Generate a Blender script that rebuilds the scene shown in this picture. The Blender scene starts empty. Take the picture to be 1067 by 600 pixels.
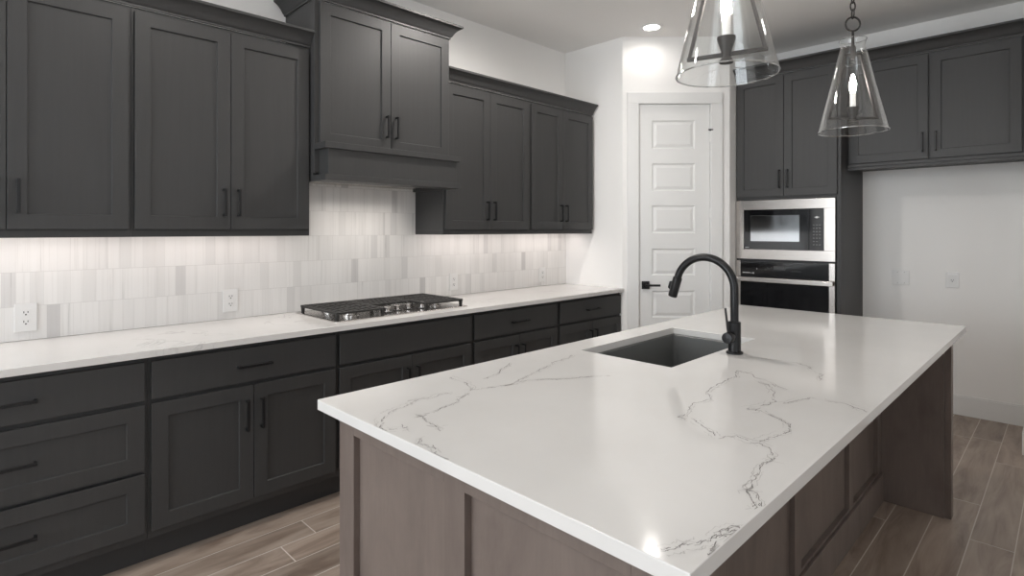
import bpy, bmesh, math, random
from mathutils import Vector, Matrix
random.seed(7)
scn = bpy.context.scene
COL = scn.collection

# ------------------------------------------------------------------ camera
CAM = (3.35, 0.0, 1.413)
F = 583.0
cd = bpy.data.cameras.new('camera')
cam = bpy.data.objects.new('camera', cd)
COL.objects.link(cam)
cam.location = CAM
cam.rotation_euler = (math.radians(90), 0, math.radians(45.1))
cd.sensor_fit = 'HORIZONTAL'
cd.sensor_width = 36.0
cd.lens = 36.0 * F / 1067.0
cd.shift_x = 0.0
cd.shift_y = -(300.0 - 239.5) / 1067.0
cd.clip_start = 0.05
scn.camera = cam

# ------------------------------------------------------------------ light
scn.view_settings.view_transform = 'Standard'
scn.view_settings.look = 'None'
scn.view_settings.gamma = 1.0
scn.view_settings.use_curve_mapping = False
scn.view_settings.exposure = 0.30
scn.cycles.max_bounces = 10
scn.cycles.diffuse_bounces = 6
scn.cycles.glossy_bounces = 5
scn.cycles.transparent_max_bounces = 16
scn.cycles.sample_clamp_indirect = 6.0

world = bpy.data.worlds.new('daylight')
scn.world = world
world.use_nodes = True
bg = world.node_tree.nodes['Background']
bg.inputs[0].default_value = (0.80, 0.90, 1.0, 1)
bg.inputs[1].default_value = 1.6


def area(name, loc, aim, sx, sy, power, color=(1, 1, 1), spread=180):
    l = bpy.data.lights.new(name, 'AREA')
    l.shape = 'RECTANGLE'
    l.size, l.size_y = sx, sy
    l.energy = power
    l.color = color
    l.spread = math.radians(spread)
    o = bpy.data.objects.new(name, l)
    COL.objects.link(o)
    o.location = loc
    o.rotation_euler = Vector(aim).to_track_quat('-Z', 'Z' if abs(aim[2]) < .9 else 'Y').to_euler()
    return o


# lamps inside the range hood
area('hood_lamp', (0.22, 1.877, 1.698), (0, 0, -1), 0.2, 0.6, 1.5, (1.0, 0.93, 0.87), 115).rotation_euler = (0, 0, 0)
# daylight just outside the windows behind the camera
area('window_daylight', (1.45, -3.42, 1.55), (0.12, 1, -0.06), 2.5, 2.3, 95, (0.92, 0.965, 1.0))
area('side_daylight', (6.72, -1.0, 1.6), (-1, 0.05, -0.05), 2.6, 1.7, 28, (0.97, 0.985, 1.0))
# warm light bars under the wall cabinets
for nm, y0, y1, p in (('cabinet_light', -0.25, 0.55, 0.8), ('cabinet_light', 0.60, 1.38, 0.7),
                      ('cabinet_light', 2.40, 3.16, 0.8), ('cabinet_light', 3.24, 3.98, 0.8)):
    area(nm, (0.15, (y0 + y1) / 2, 1.392), (-0.25, 0, -1), 0.03, y1 - y0, p, (1.0, 0.90, 0.85)).rotation_euler = (0, math.radians(14), 0)

# ------------------------------------------------------------------ helpers
LOC = {}


def put(o, label=None, cat=None, group=None, kind=None):
    if label: o['label'] = label
    if cat: o['category'] = cat
    if group: o['group'] = group
    if kind: o['kind'] = kind
    return o


def thing(name, label, cat, loc, group=None, kind=None):
    o = bpy.data.objects.new(name, None)
    o.empty_display_size = 0.1
    COL.objects.link(o)
    o.location = loc
    LOC[o] = Vector(loc)
    return put(o, label, cat, group, kind)


class B:
    """Collects shapes in world coordinates and links them as ONE object."""
    def __init__(self):
        self.bm = bmesh.new()

    def poly(self, vs, fs, mi=0):
        bv = [self.bm.verts.new(v) for v in vs]
        for f in fs:
            fc = self.bm.faces.new([bv[i] for i in f])
            fc.material_index = mi
        return self

    def hexa(self, c8, mi=0):
        return self.poly(c8, [(0, 3, 2, 1), (4, 5, 6, 7), (0, 1, 5, 4), (1, 2, 6, 5), (2, 3, 7, 6), (3, 0, 4, 7)], mi)

    def box(self, x0, x1, y0, y1, z0, z1, mi=0):
        return self.hexa([(x0, y0, z0), (x1, y0, z0), (x1, y1, z0), (x0, y1, z0),
                          (x0, y0, z1), (x1, y0, z1), (x1, y1, z1), (x0, y1, z1)], mi)

    def tbox(self, T, u0, u1, w0, w1, z0, z1, mi=0):
        return self.hexa([T(u0, w0, z0), T(u1, w0, z0), T(u1, w1, z0), T(u0, w1, z0),
                          T(u0, w0, z1), T(u1, w0, z1), T(u1, w1, z1), T(u0, w1, z1)], mi)

    def rings(self, rings, cap=True, mi=0, closed=False):
        bv = [[self.bm.verts.new(p) for p in r] for r in rings]
        n = len(rings[0])
        m = len(bv)
        for i in range(m if closed else m - 1):
            a, b = bv[i], bv[(i + 1) % m]
            for k in range(n):
                fc = self.bm.faces.new((a[k], a[(k + 1) % n], b[(k + 1) % n], b[k]))
                fc.material_index = mi
        if cap and not closed:
            for r in (bv[0], bv[-1]):
                fc = self.bm.faces.new(r)
                fc.material_index = mi
        return self

    def tube(self, path, rad, n=16, mi=0, closed=False):
        P = [Vector(p) for p in path]
        R = rad if isinstance(rad, (list, tuple)) else [rad] * len(P)
        ref = None
        rs = []
        for i, p in enumerate(P):
            if closed:
                d = (P[(i + 1) % len(P)] - P[i - 1]).normalized()
            else:
                d = (P[min(i + 1, len(P) - 1)] - P[max(i - 1, 0)]).normalized()
            if ref is None:
                ref = d.orthogonal().normalized()
            ref = (ref - d * ref.dot(d)).normalized()
            b = d.cross(ref)
            rs.append([p + (ref * math.cos(2 * math.pi * k / n) + b * math.sin(2 * math.pi * k / n)) * R[i] for k in range(n)])
        return self.rings(rs, True, mi, closed)

    def lathe(self, c, prof, n=32, axis=(0, 0, 1), mi=0, cap=True, closed=False):
        ax = Vector(axis).normalized()
        u = ax.orthogonal().normalized()
        v = ax.cross(u)
        c = Vector(c)
        rs = [[c + ax * h + (u * math.cos(2 * math.pi * k / n) + v * math.sin(2 * math.pi * k / n)) * max(r, 1e-4) for k in range(n)] for r, h in prof]
        return self.rings(rs, cap, mi, closed)

    def sweep(self, path, prof, up=(0, 0, 1), mi=0):
        """profile (out, z) swept along a horizontal polyline with mitred corners; out = right of travel"""
        P = [Vector(p) for p in path]
        rs = []
        for i, p in enumerate(P):
            ds = []
            if i > 0: ds.append((P[i] - P[i - 1]).normalized())
            if i < len(P) - 1: ds.append((P[i + 1] - P[i]).normalized())
            ns = [Vector((d.y, -d.x, 0)) for d in ds]
            if len(ns) == 2:
                m = (ns[0] + ns[1])
                m = m / m.dot(ns[0])
            else:
                m = ns[0]
            rs.append([p + m * o + Vector((0, 0, z)) for o, z in prof])
        return self.rings(rs, True, mi)

    def build(self, name, mat, parent=None, bevel=0.0, seg=2, sharp=35, org=None):
        bm = self.bm
        bmesh.ops.recalc_face_normals(bm, faces=bm.faces)
        o0 = LOC[parent] if parent is not None else Vector(org if org else (0, 0, 0))
        for v in bm.verts:
            v.co -= o0
        lim = math.radians(sharp)
        for f in bm.faces: f.smooth = True
        for e in bm.edges:
            e.smooth = not (len(e.link_faces) != 2 or e.calc_face_angle(0) > lim)
        me = bpy.data.meshes.new(name)
        bm.to_mesh(me)
        bm.free()
        o = bpy.data.objects.new(name, me)
        COL.objects.link(o)
        for m in (mat if isinstance(mat, (list, tuple)) else [mat]):
            me.materials.append(m)
        if parent is not None:
            o.parent = parent
            LOC[o] = o0
        else:
            o.location = o0
            LOC[o] = o0
        if bevel:
            b = o.modifiers.new('soft_edge', 'BEVEL')
            b.width = bevel
            b.segments = seg
            b.limit_method = 'ANGLE'
            b.angle_limit = math.radians(40)
            b.harden_normals = True
        return o


# ------------------------------------------------------------------ materials
class N:
    def __init__(self, name):
        self.m = bpy.data.materials.new(name)
        self.m.use_nodes = True
        self.t = self.m.node_tree
        self.p = self.t.nodes['Principled BSDF']

    def node(self, typ, **kw):
        n = self.t.nodes.new(typ)
        for k, v in kw.items(): setattr(n, k, v)
        return n

    def link(self, a, b):
        self.t.links.new(a, b)

    def val(self, sock, v):
        if hasattr(v, 'is_linked') or isinstance(v, bpy.types.NodeSocket): self.link(v, sock)
        else: sock.default_value = v

    def math(self, op, a, b=0.0, c=None):
        n = self.node('ShaderNodeMath', operation=op)
        self.val(n.inputs[0], a)
        self.val(n.inputs[1], b)
        if c is not None: self.val(n.inputs[2], c)
        return n.outputs[0]

    def pos(self):
        g = self.node('ShaderNodeNewGeometry')
        s = self.node('ShaderNodeSeparateXYZ')
        self.link(g.outputs['Position'], s.inputs[0])
        return g.outputs['Position'], s.outputs[0], s.outputs[1], s.outputs[2]

    def vec(self, x=0.0, y=0.0, z=0.0):
        n = self.node('ShaderNodeCombineXYZ')
        for i, v in enumerate((x, y, z)): self.val(n.inputs[i], v)
        return n.outputs[0]

    def noise(self, v, scale, detail=3.0, rough=0.55, dist=0.0):
        n = self.node('ShaderNodeTexNoise')
        if v is not None: self.link(v, n.inputs['Vector'])
        n.inputs['Scale'].default_value = scale
        n.inputs['Detail'].default_value = detail
        n.inputs['Roughness'].default_value = rough
        n.inputs['Distortion'].default_value = dist
        return n.outputs[0]

    def white(self, v):
        n = self.node('ShaderNodeTexWhiteNoise', noise_dimensions='3D')
        self.link(v, n.inputs['Vector'])
        return n.outputs[0]

    def ramp(self, f, stops, interp='LINEAR'):
        n = self.node('ShaderNodeValToRGB')
        n.color_ramp.interpolation = interp
        el = n.color_ramp.elements
        while len(el) < len(stops): el.new(0.5)
        for e, (p, c) in zip(el, stops):
            e.position = p
            e.color = c if len(c) == 4 else (*c, 1)
        self.val(n.inputs[0], f)
        return n.outputs[0]

    def mix(self, f, a, b, blend='MIX'):
        n = self.node('ShaderNodeMix', data_type='RGBA', blend_type=blend)
        self.val(n.inputs[0], f)
        self.val(n.inputs[6], a if not isinstance(a, tuple) else (*a[:3], 1))
        self.val(n.inputs[7], b if not isinstance(b, tuple) else (*b[:3], 1))
        return n.outputs[2]

    def bump(self, h, strength=0.2, dist=0.002):
        n = self.node('ShaderNodeBump')
        n.inputs['Strength'].default_value = strength
        n.inputs['Distance'].default_value = dist
        self.link(h, n.inputs['Height'])
        self.link(n.outputs[0], self.p.inputs['Normal'])

    def set(self, **kw):
        for k, v in kw.items():
            s = self.p.inputs[k.replace('_', ' ')]
            if isinstance(v, tuple) and len(v) == 3: v = (*v, 1)
            self.val(s, v)
        return self.m


def srgb(r, g, b):
    f = lambda c: (c / 255 / 12.92) if c <= 10 else ((c / 255 + 0.055) / 1.055) ** 2.4
    return (f(r), f(g), f(b))


def plain(name, col, rough=0.5, metal=0.0, vary=0.06, scale=6.0, **kw):
    n = N(name)
    p, x, y, z = n.pos()
    k = n.noise(p, scale, 4)
    lo = tuple(c * (1 - vary) for c in col)
    hi = tuple(min(1, c * (1 + vary)) for c in col)
    n.set(Base_Color=n.ramp(k, [(0.3, lo), (0.7, hi)]), Roughness=rough, Metallic=metal, **kw)
    return n.m


def mat_wall(name, col):
    n = N(name)
    p, x, y, z = n.pos()
    n.set(Base_Color=(*col, 1), Roughness=0.75)
    n.bump(n.noise(p, 90, 3), 0.10, 0.002)
    return n.m


def mat_paint():
    n = N('cabinet_paint')
    p, x, y, z = n.pos()
    g = n.noise(n.vec(n.math('MULTIPLY', x, 60), n.math('MULTIPLY', y, 60), n.math('MULTIPLY', z, 3)), 1.0, 3)
    c = n.ramp(g, [(0.3, (0.0415, 0.0412, 0.0414)), (0.7, (0.0460, 0.0457, 0.0457))])
    n.set(Base_Color=c, Roughness=0.48)
    n.p.inputs['Specular IOR Level'].default_value = 0.45
    n.bump(g, 0.03, 0.001)
    return n.m


def mat_wood():
    n = N('stained_wood')
    p, x, y, z = n.pos()
    v = n.vec(n.math('MULTIPLY', x, 7), n.math('MULTIPLY', y, 7), n.math('MULTIPLY', z, 2.6))
    a = n.noise(v, 1.0, 6, 0.65, 0.5)
    b = n.noise(n.vec(n.math('MULTIPLY', x, 160), n.math('MULTIPLY', y, 160), n.math('MULTIPLY', z, 6)), 1.0, 3)
    c = n.ramp(a, [(0.25, srgb(101, 89, 83)), (0.5, srgb(117, 105, 98)), (0.8, srgb(130, 117, 109))])
    c = n.mix(n.math('MULTIPLY', b, 0.35), c, srgb(88, 77, 72))
    n.set(Base_Color=c, Roughness=0.5)
    n.bump(b, 0.05, 0.001)
    return n.m


def mat_floor():
    n = N('wood_plank_tile')
    p, x, y, z = n.pos()
    PW, PL = 0.1543, 1.20
    u = n.math('DIVIDE', n.math('ADD', x, 10 * PW - 0.70), PW)
    row = n.math('FLOOR', u)
    fu = n.math('FRACT', u)
    sh = n.math('MULTIPLY', n.white(n.vec(row, 3.3, 1.7)), PL)
    vv = n.math('DIVIDE', n.math('ADD', n.math('ADD', y, 20.0), sh), PL)
    pl = n.math('FLOOR', vv)
    fv = n.math('FRACT', vv)
    idn = n.white(n.vec(row, pl, 0.5))
    off = n.math('MULTIPLY', idn, 40.0)
    gv = n.vec(n.math('ADD', n.math('MULTIPLY', x, 11.0), off), n.math('ADD', n.math('MULTIPLY', y, 1.6), off), off)
    grain = n.noise(gv, 1.0, 6, 0.6, 1.2)
    fine = n.noise(n.vec(n.math('MULTIPLY', x, 120), n.math('MULTIPLY', y, 5), off), 1.0, 3)
    c = n.ramp(grain, [(0.25, srgb(118, 101, 89)), (0.5, srgb(163, 147, 134)), (0.75, srgb(186, 171, 158))])
    c = n.mix(n.math('MULTIPLY', fine, 0.25), c, srgb(124, 107, 95))
    tone = n.math('ADD', 0.78, n.math('MULTIPLY', idn, 0.34))
    tv = n.node('ShaderNodeCombineColor')
    for i in range(3): n.link(tone, tv.inputs[i])
    c = n.mix(1.0, c, tv.outputs[0], 'MULTIPLY')
    eu = n.math('LESS_THAN', n.math('MULTIPLY', n.math('MINIMUM', fu, n.math('SUBTRACT', 1.0, fu)), PW), 0.0021)
    ev = n.math('LESS_THAN', n.math('MULTIPLY', n.math('MINIMUM', fv, n.math('SUBTRACT', 1.0, fv)), PL), 0.0024)
    grout = n.math('MAXIMUM', eu, ev)
    c = n.mix(grout, c, srgb(205, 198, 190))
    n.set(Base_Color=c, Roughness=n.math('ADD', 0.38, n.math('MULTIPLY', grout, 0.4)))
    n.bump(n.math('SUBTRACT', n.math('MULTIPLY', grain, 0.3), grout), 0.25, 0.0015)
    return n.m


def mat_splash():
    n = N('striped_marble_tile')
    p, x, y, z = n.pos()
    RH = 0.1545
    r = n.math('DIVIDE', n.math('SUBTRACT', z, 0.9135), RH)
    row = n.math('FLOOR', r)
    fr = n.math('FRACT', r)
    yy = n.math('ADD', n.math('ADD', y, 5.0), n.math('MULTIPLY', n.white(n.vec(row, 1.5, 7.7)), 0.3))
    TW = 0.305
    ft = n.math('FRACT', n.math('DIVIDE', yy, TW))
    tid = n.math('FLOOR', n.math('DIVIDE', yy, TW))
    SW = 0.0485
    st = n.math('DIVIDE', yy, SW)
    sid = n.math('FLOOR', st)
    fs = n.math('FRACT', st)
    w = n.white(n.vec(sid, row, 2.2))
    base = n.ramp(w, [(0.0, (0.82, 0.81, 0.795)), (0.6, (0.785, 0.775, 0.76)), (0.90, (0.75, 0.74, 0.725)), (0.965, (0.69, 0.68, 0.67)), (1.0, (0.56, 0.55, 0.545))])
    k = n.noise(n.vec(n.math('MULTIPLY', yy, 55.0), n.math('MULTIPLY', row, 9.1), n.math('MULTIPLY', z, 1.0)), 1.0, 5, 0.7, 0.4)
    streak = n.ramp(k, [(0.0, (0.52, 0.515, 0.51)), (0.27, (0.66, 0.655, 0.65)), (0.36, (0.90, 0.897, 0.893)), (0.46, (0.985, 0.98, 0.978)), (0.66, (1, 1, 1)), (0.76, (0.88, 0.877, 0.87))])
    c = n.mix(1.0, base, streak, 'MULTIPLY')
    el = n.math('MULTIPLY', n.math('MINIMUM', fs, n.math('SUBTRACT', 1.0, fs)), SW)
    ln = n.math('LESS_THAN', el, 0.0008)
    er = n.math('MULTIPLY', n.math('MINIMUM', fr, n.math('SUBTRACT', 1.0, fr)), RH)
    lr = n.math('LESS_THAN', er, 0.0013)
    g = n.math('MAXIMUM', n.math('MULTIPLY', ln, 0.5), lr)
    c = n.mix(n.math('MULTIPLY', g, 0.6), c, (0.60, 0.585, 0.57))
    n.set(Base_Color=c, Roughness=0.22)
    n.bump(n.math('SUBTRACT', n.math('MULTIPLY', n.white(n.vec(tid, row, 4.0)), 0.3), g), 0.15, 0.001)
    return n.m


def mat_quartz(faint=0.0):
    n = N('white_quartz')
    p, x, y, z = n.pos()
    a = n.noise(p, 2.0, 5, 0.6)
    c = n.ramp(a, [(0.3, (0.735, 0.72, 0.70)), (0.7, (0.785, 0.772, 0.755))])
    if faint:
        w = n.noise(p, 3.2, 6, 0.62, 1.4)
        v = n.math('ABSOLUTE', n.math('SUBTRACT', w, 0.5))
        line = n.ramp(v, [(0.0, (1, 1, 1)), (0.010, (0.55, 0.55, 0.55)), (0.022, (0, 0, 0))])
        mask = n.ramp(n.noise(p, 1.7, 2), [(0.5, (0, 0, 0)), (0.62, (1, 1, 1))])
        f = n.math('MULTIPLY', n.math('MULTIPLY', line, mask), faint)
        c = n.mix(f, c, (0.42, 0.41, 0.40))
    n.set(Base_Color=c, Roughness=0.11)
    n.p.inputs['Specular IOR Level'].default_value = 0.5
    return n.m


def mat_steel(name, col=(0.62, 0.60, 0.585), rough=0.28):
    n = N(name)
    p, x, y, z = n.pos()
    g = n.noise(n.vec(n.math('MULTIPLY', x, 3), n.math('MULTIPLY', y, 3), n.math('MULTIPLY', z, 400)), 1.0, 2)
    n.set(Base_Color=(*col, 1), Metallic=1.0, Roughness=n.math('ADD', rough - 0.05, n.math('MULTIPLY', g, 0.04)))
    return n.m


def mat_glass(name, tint=(1, 1, 1), edge=0.75, base=0.035, power=4.0):
    m = bpy.data.materials.new(name)
    m.use_nodes = True
    t = m.node_tree
    t.nodes.clear()
    out = t.nodes.new('ShaderNodeOutputMaterial')
    mx = t.nodes.new('ShaderNodeMixShader')
    tr = t.nodes.new('ShaderNodeBsdfTransparent')
    gl = t.nodes.new('ShaderNodeBsdfGlossy')
    lw = t.nodes.new('ShaderNodeLayerWeight')
    lw.inputs['Blend'].default_value = 0.5
    pw = t.nodes.new('ShaderNodeMath')
    pw.operation = 'POWER'
    t.links.new(lw.outputs['Facing'], pw.inputs[0])
    pw.inputs[1].default_value = power
    fr = t.nodes.new('ShaderNodeMath')
    fr.operation = 'MULTIPLY_ADD'
    t.links.new(pw.outputs[0], fr.inputs[0])
    fr.inputs[1].default_value = edge
    fr.inputs[2].default_value = base
    tr.inputs[0].default_value = (*tint, 1)
    gl.inputs['Roughness'].default_value = 0.02
    t.links.new(fr.outputs[0], mx.inputs[0])
    t.links.new(tr.outputs[0], mx.inputs[1])
    t.links.new(gl.outputs[0], mx.inputs[2])
    t.links.new(mx.outputs[0], out.inputs[0])
    return m


def mat_emit(name, col, s):
    n = N(name)
    n.set(Base_Color=(*col, 1), Emission_Color=(*col, 1), Emission_Strength=s)
    return n.m


WALL = mat_wall('wall_paint', (0.89, 0.88, 0.865))
CEIL = mat_wall('ceiling_paint', (0.88, 0.865, 0.845))
TRIM = plain('trim_paint', (0.82, 0.82, 0.81), 0.35, 0, 0.01)
PAINT = mat_paint()
TOE = plain('toe_kick_paint', (0.035, 0.035, 0.036), 0.5)
WOOD = mat_wood()
FLOOR = mat_floor()
SPLASH = mat_splash()
QUARTZ = mat_quartz(0.0)
QUARTZV = mat_quartz(0.55)
VEIN = plain('quartz_vein', (0.30, 0.285, 0.275), 0.14, 0, 0.45, 60)
VEINS = plain('quartz_soft_vein', (0.60, 0.585, 0.57), 0.12, 0, 0.12, 40)
BLACK = plain('matte_black_metal', (0.012, 0.012, 0.013), 0.38, 0.3)
IRON = plain('cast_iron', (0.03, 0.029, 0.028), 0.55, 0.2)
BRONZE = plain('dark_bronze_metal', (0.030, 0.027, 0.026), 0.45, 0.4)
STEEL = mat_steel('brushed_steel', (0.53, 0.495, 0.465), 0.27)
TRAY = plain('satin_steel', (0.52, 0.50, 0.48), 0.24, 1.0, 0.03)
CHROME = plain('polished_steel', (0.72, 0.70, 0.69), 0.12, 1.0, 0.03)
BGLASS = plain('black_glass', (0.006, 0.006, 0.007), 0.06, 0, 0.05)
BGLASS.node_tree.nodes['Principled BSDF'].inputs['Specular IOR Level'].default_value = 0.6
MWIN = plain('reflective_window_glass', (0.42, 0.43, 0.44), 0.07, 1.0, 0.02)
SINKM = plain('grey_composite', (0.13, 0.134, 0.131), 0.42, 0, 0.1, 300)
PLASTIC = plain('white_plastic', (0.78, 0.775, 0.765), 0.35, 0, 0.01)
DARKSLOT = plain('dark_slot', (0.03, 0.03, 0.03), 0.6)
SCREW = plain('plate_screw', (0.38, 0.37, 0.36), 0.4, 0.4)
MARK = plain('pale_marking', (0.65, 0.65, 0.65), 0.5)
GMARK = plain('grey_marking', (0.16, 0.16, 0.16), 0.5)
GLASS = mat_glass('clear_glass', (0.985, 0.99, 0.988), 0.9, 0.045, 3.2)
RIMGLASS = mat_glass('thick_glass_edge', (0.93, 0.94, 0.94), 0.5, 0.42, 1.5)
PANE = mat_glass('window_glass')
BULB = mat_emit('lit_bulb', (1.0, 0.95, 0.89), 330)
CANDLE = plain('candle_sleeve', (0.85, 0.84, 0.82), 0.4)
CANLIT = mat_emit('lit_lens', (1.0, 0.96, 0.92), 14)

# ------------------------------------------------------------------ setting
CZ = 3.06


def struct(name, b, mat, **kw):
    o = b.build(name, mat, **kw)
    o['kind'] = 'structure'
    return o


struct('floor', B().box(-0.12, 6.7, -3.4, 5.6, -0.1, 0.0), FLOOR)
struct('ceiling', B().box(-0.12, 6.7, -3.4, 5.6, CZ, CZ + 0.1), CEIL)
struct('wall_left', B().box(-0.12, 0.0, -3.3, 4.2, 0, CZ), WALL)
struct('wall_corner', B().box(0.0, 0.60, 4.04, 4.14, 0, CZ), WALL)
P0 = Vector((0.632, 4.04, 0))
S2 = math.sqrt(0.5)


def TD(u, w, z):          # the diagonal pantry wall: u along, w out of the wall
    return (P0.x + S2 * u + S2 * w, P0.y + S2 * u - S2 * w, z)


DL = 0.915
DU0, DU1, DZT = 0.139, 0.749, 2.485
b = B()
b.tbox(TD, 0.0, DU0 - 0.012, -0.11, 0, 0, CZ)
b.tbox(TD, DU1 + 0.012, DL, -0.11, 0, 0, CZ)
b.tbox(TD, DU0 - 0.012, DU1 + 0.012, -0.11, 0, DZT + 0.01, CZ)
b.poly([TD(0, 0, 0), (0.60, 4.04, 0), (0.60, 4.14, 0), TD(0, -0.11, 0), TD(0, 0, CZ), (0.60, 4.04, CZ), (0.60, 4.14, CZ), TD(0, -0.11, CZ)],
       [(0, 1, 2, 3), (4, 7, 6, 5), (0, 4, 5, 1), (1, 5, 6, 2), (2, 6, 7, 3), (3, 7, 4, 0)])
struct('wall_pantry', b, WALL)
pe = TD(DL, 0, 0)
struct('wall_tower_side', B().box(pe[0] - 0.10, pe[0], pe[1], 5.45, 0, CZ), WALL)
struct('wall_back', B().box(pe[0] - 0.10, 3.26, 5.45, 5.55, 0, CZ), WALL)
struct('wall_alcove', B().box(3.135, 3.26, 4.76, 5.45, 0, CZ), WALL)
struct('wall_front_right', B().box(3.26, 6.6, 4.76, 4.86, 0, CZ), WALL)
# right wall and rear wall with their windows (behind the camera)
b = B()
b.box(6.5, 6.6, -3.3, -2.3, 0, CZ).box(6.5, 6.6, 0.3, 4.76, 0, CZ)
b.box(6.5, 6.6, -2.3, 0.3, 0, 0.75).box(6.5, 6.6, -2.3, 0.3, 2.45, CZ)
struct('wall_right', b, WALL)
b = B()
b.box(0, 0.20, -3.3, -3.2, 0, CZ).box(2.70, 6.5, -3.3, -3.2, 0, CZ)
b.box(0.20, 2.70, -3.3, -3.2, 0, 0.35).box(0.20, 2.70, -3.3, -3.2, 2.7, CZ)
struct('wall_rear', b, WALL)
for nm, T, u0, u1, z0, z1, nb in (('window_1', lambda u, w, z: (u, -3.3 + w, z), 0.20, 2.70, 0.35, 2.7, 3),
                                  ('window_2', lambda u, w, z: (6.6 - w, u, z), -2.3, 0.3, 0.75, 2.45, 3)):
    b = B()
    b.tbox(T, u0, u1, 0.02, 0.08, z0, z0 + 0.06).tbox(T, u0, u1, 0.02, 0.08, z1 - 0.06, z1)
    for k in range(nb + 1):
        uu = u0 + (u1 - u0) * k / nb
        a0, a1 = max(u0, uu - 0.03), min(u1, uu + 0.03)
        b.tbox(T, a0, a1, 0.02, 0.08, z0 + 0.06, z1 - 0.06)
    o = struct(nm, b, TRIM)
    g = B().tbox(T, u0 + 0.01, u1 - 0.01, 0.045, 0.05, z0 + 0.01, z1 - 0.01).build('window_pane', PANE, o)
b = B().box(2.095, 3.132, 5.436, 5.449, 0.0, 0.142)
b.box(2.095, 3.132, 5.439, 5.449, 0.142, 0.152)
struct('baseboard_back', b, TRIM, bevel=0.002)
b = B().box(3.122, 3.135, 4.748, 5.436, 0, 0.142).box(3.135, 6.5, 4.747, 4.759, 0, 0.142)
struct('baseboard_alcove', b, TRIM, bevel=0.002)

# pantry door: slab with six raised panels, casing, hinges, lever
door = thing('door_1', None, None, TD((DU0 + DU1) / 2, 0, 0), kind='structure')
b = B()
DW0, DW1 = -0.043, -0.008
pu0, pu1 = 0.254, 0.622
rows = [(2.105, 2.35), (1.745, 1.982), (1.384, 1.622), (1.024, 1.253), (0.664, 0.893), (0.24, 0.53)]
b.tbox(TD, DU0 + 0.003, pu0, DW0, DW1, 0.01, DZT)
b.tbox(TD, pu1, DU1 - 0.003, DW0, DW1, 0.01, DZT)
zz = [DZT] + [v for r in rows for v in (r[1], r[0])] + [0.01]
for i in range(0, len(zz), 2):
    b.tbox(TD, pu0, pu1, DW0, DW1, zz[i + 1], zz[i])
for z0, z1 in rows:
    steps = [(0.0, 0.0), (0.010, -0.010), (0.018, -0.010), (0.040, -0.002)]
    b.rings([[TD(pu0 + i, DW1 + w, z0 + i), TD(pu1 - i, DW1 + w, z0 + i), TD(pu1 - i, DW1 + w, z1 - i), TD(pu0 + i, DW1 + w, z1 - i)] for i, w in steps], cap=False)
    i, w = steps[-1]
    b.poly([TD(pu0 + i, DW1 + w, z0 + i), TD(pu1 - i, DW1 + w, z0 + i), TD(pu1 - i, DW1 + w, z1 - i), TD(pu0 + i, DW1 + w, z1 - i)], [(0, 1, 2, 3)])
b.build('door_panel', TRIM, door, sharp=10)
b = B()
cw = 0.098
cas = [(0.0, 0.001), (0.0, 0.012), (0.012, 0.017), (cw - 0.012, 0.020), (cw, 0.012), (cw, 0.001)]
pr = 0.012
for (ua, ub) in ((DU0 - cw - 0.002, DU0 - 0.002), (DU1 + 0.002, DU1 + cw + 0.002)):
    b.tbox(TD, ua, ub, 0.001, 0.018, 0.0, DZT + 0.004)
b.tbox(TD, DU0 - cw - 0.002, DU1 + cw + 0.002, 0.001, 0.018, DZT + 0.004, DZT + 0.1)
for (ua, ub) in ((DU0 - 0.012, DU0 - 0.001), (DU1 + 0.001, DU1 + 0.012)):
    b.tbox(TD, ua, ub, -0.10, 0.0, 0, DZT + 0.002)
b.tbox(TD, DU0, DU1, -0.10, 0.0, DZT + 0.002, DZT + 0.009)
b.build('door_casing', TRIM, door, bevel=0.004)
for z in (2.21, 1.56, 0.92, 0.25):
    b = B()
    b.tube([TD(DU1, 0.006, z - 0.045), TD(DU1, 0.006, z + 0.045)], 0.007, 10)
    h = b.build('hinge', TRIM, door)
b = B()
b.tube([TD(DU1, 0.008, 2.258), TD(DU1, 0.008, 2.272)], 0.009, 10)
b.tube([TD(DU1 - 0.02, 0.016, 2.266), TD(DU1 + 0.018, 0.016, 2.266)], 0.006, 8)
put(b.build('hinge_stop', BLACK, door), 'black hinge pin stop')
b = B()
b.tbox(TD, 0.163, 0.229, 0.0005, 0.010, 0.91, 0.976)
b.tube([TD(0.196, 0.010, 0.943), TD(0.196, 0.045, 0.943)], 0.010, 14)
b.tbox(TD, 0.186, 0.312, 0.040, 0.052, 0.934, 0.952)
put(b.build('handle', BLACK, door, bevel=0.001), 'black lever on a square plate')

# tile backsplash on the left wall
b = B()
b.box(0.0005, 0.009, -0.9, 1.405, 0.9155, 1.385)
b.box(0.0005, 0.009, 1.405, 2.352, 0.9155, 1.72)
b.box(0.0005, 0.009, 2.352, 4.0385, 0.9155, 1.385)
put(b.build('backsplash', SPLASH, org=(0, 1.9, 0.9155)), 'pale striped marble tile backsplash above the long left counter', 'backsplash')


# ------------------------------------------------------------------ cabinetry
def shaker(b, T, u0, u1, z0, z1, fw=0.062, t=0.020, rec=0.009, w0=0.0005):
    o = [(u0, z0), (u1, z0), (u1, z1), (u0, z1)]
    i1 = [(u0 + fw, z0 + fw), (u1 - fw, z0 + fw), (u1 - fw, z1 - fw), (u0 + fw, z1 - fw)]
    e = 0.0015
    i2 = [(u0 + fw + e, z0 + fw + e), (u1 - fw - e, z0 + fw + e), (u1 - fw - e, z1 - fw - e), (u0 + fw + e, z1 - fw - e)]
    rs = [[T(u, w0, z) for u, z in o], [T(u, t, z) for u, z in o], [T(u, t, z) for u, z in i1], [T(u, t - rec, z) for u, z in i2]]
    return b.rings(rs)


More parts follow.
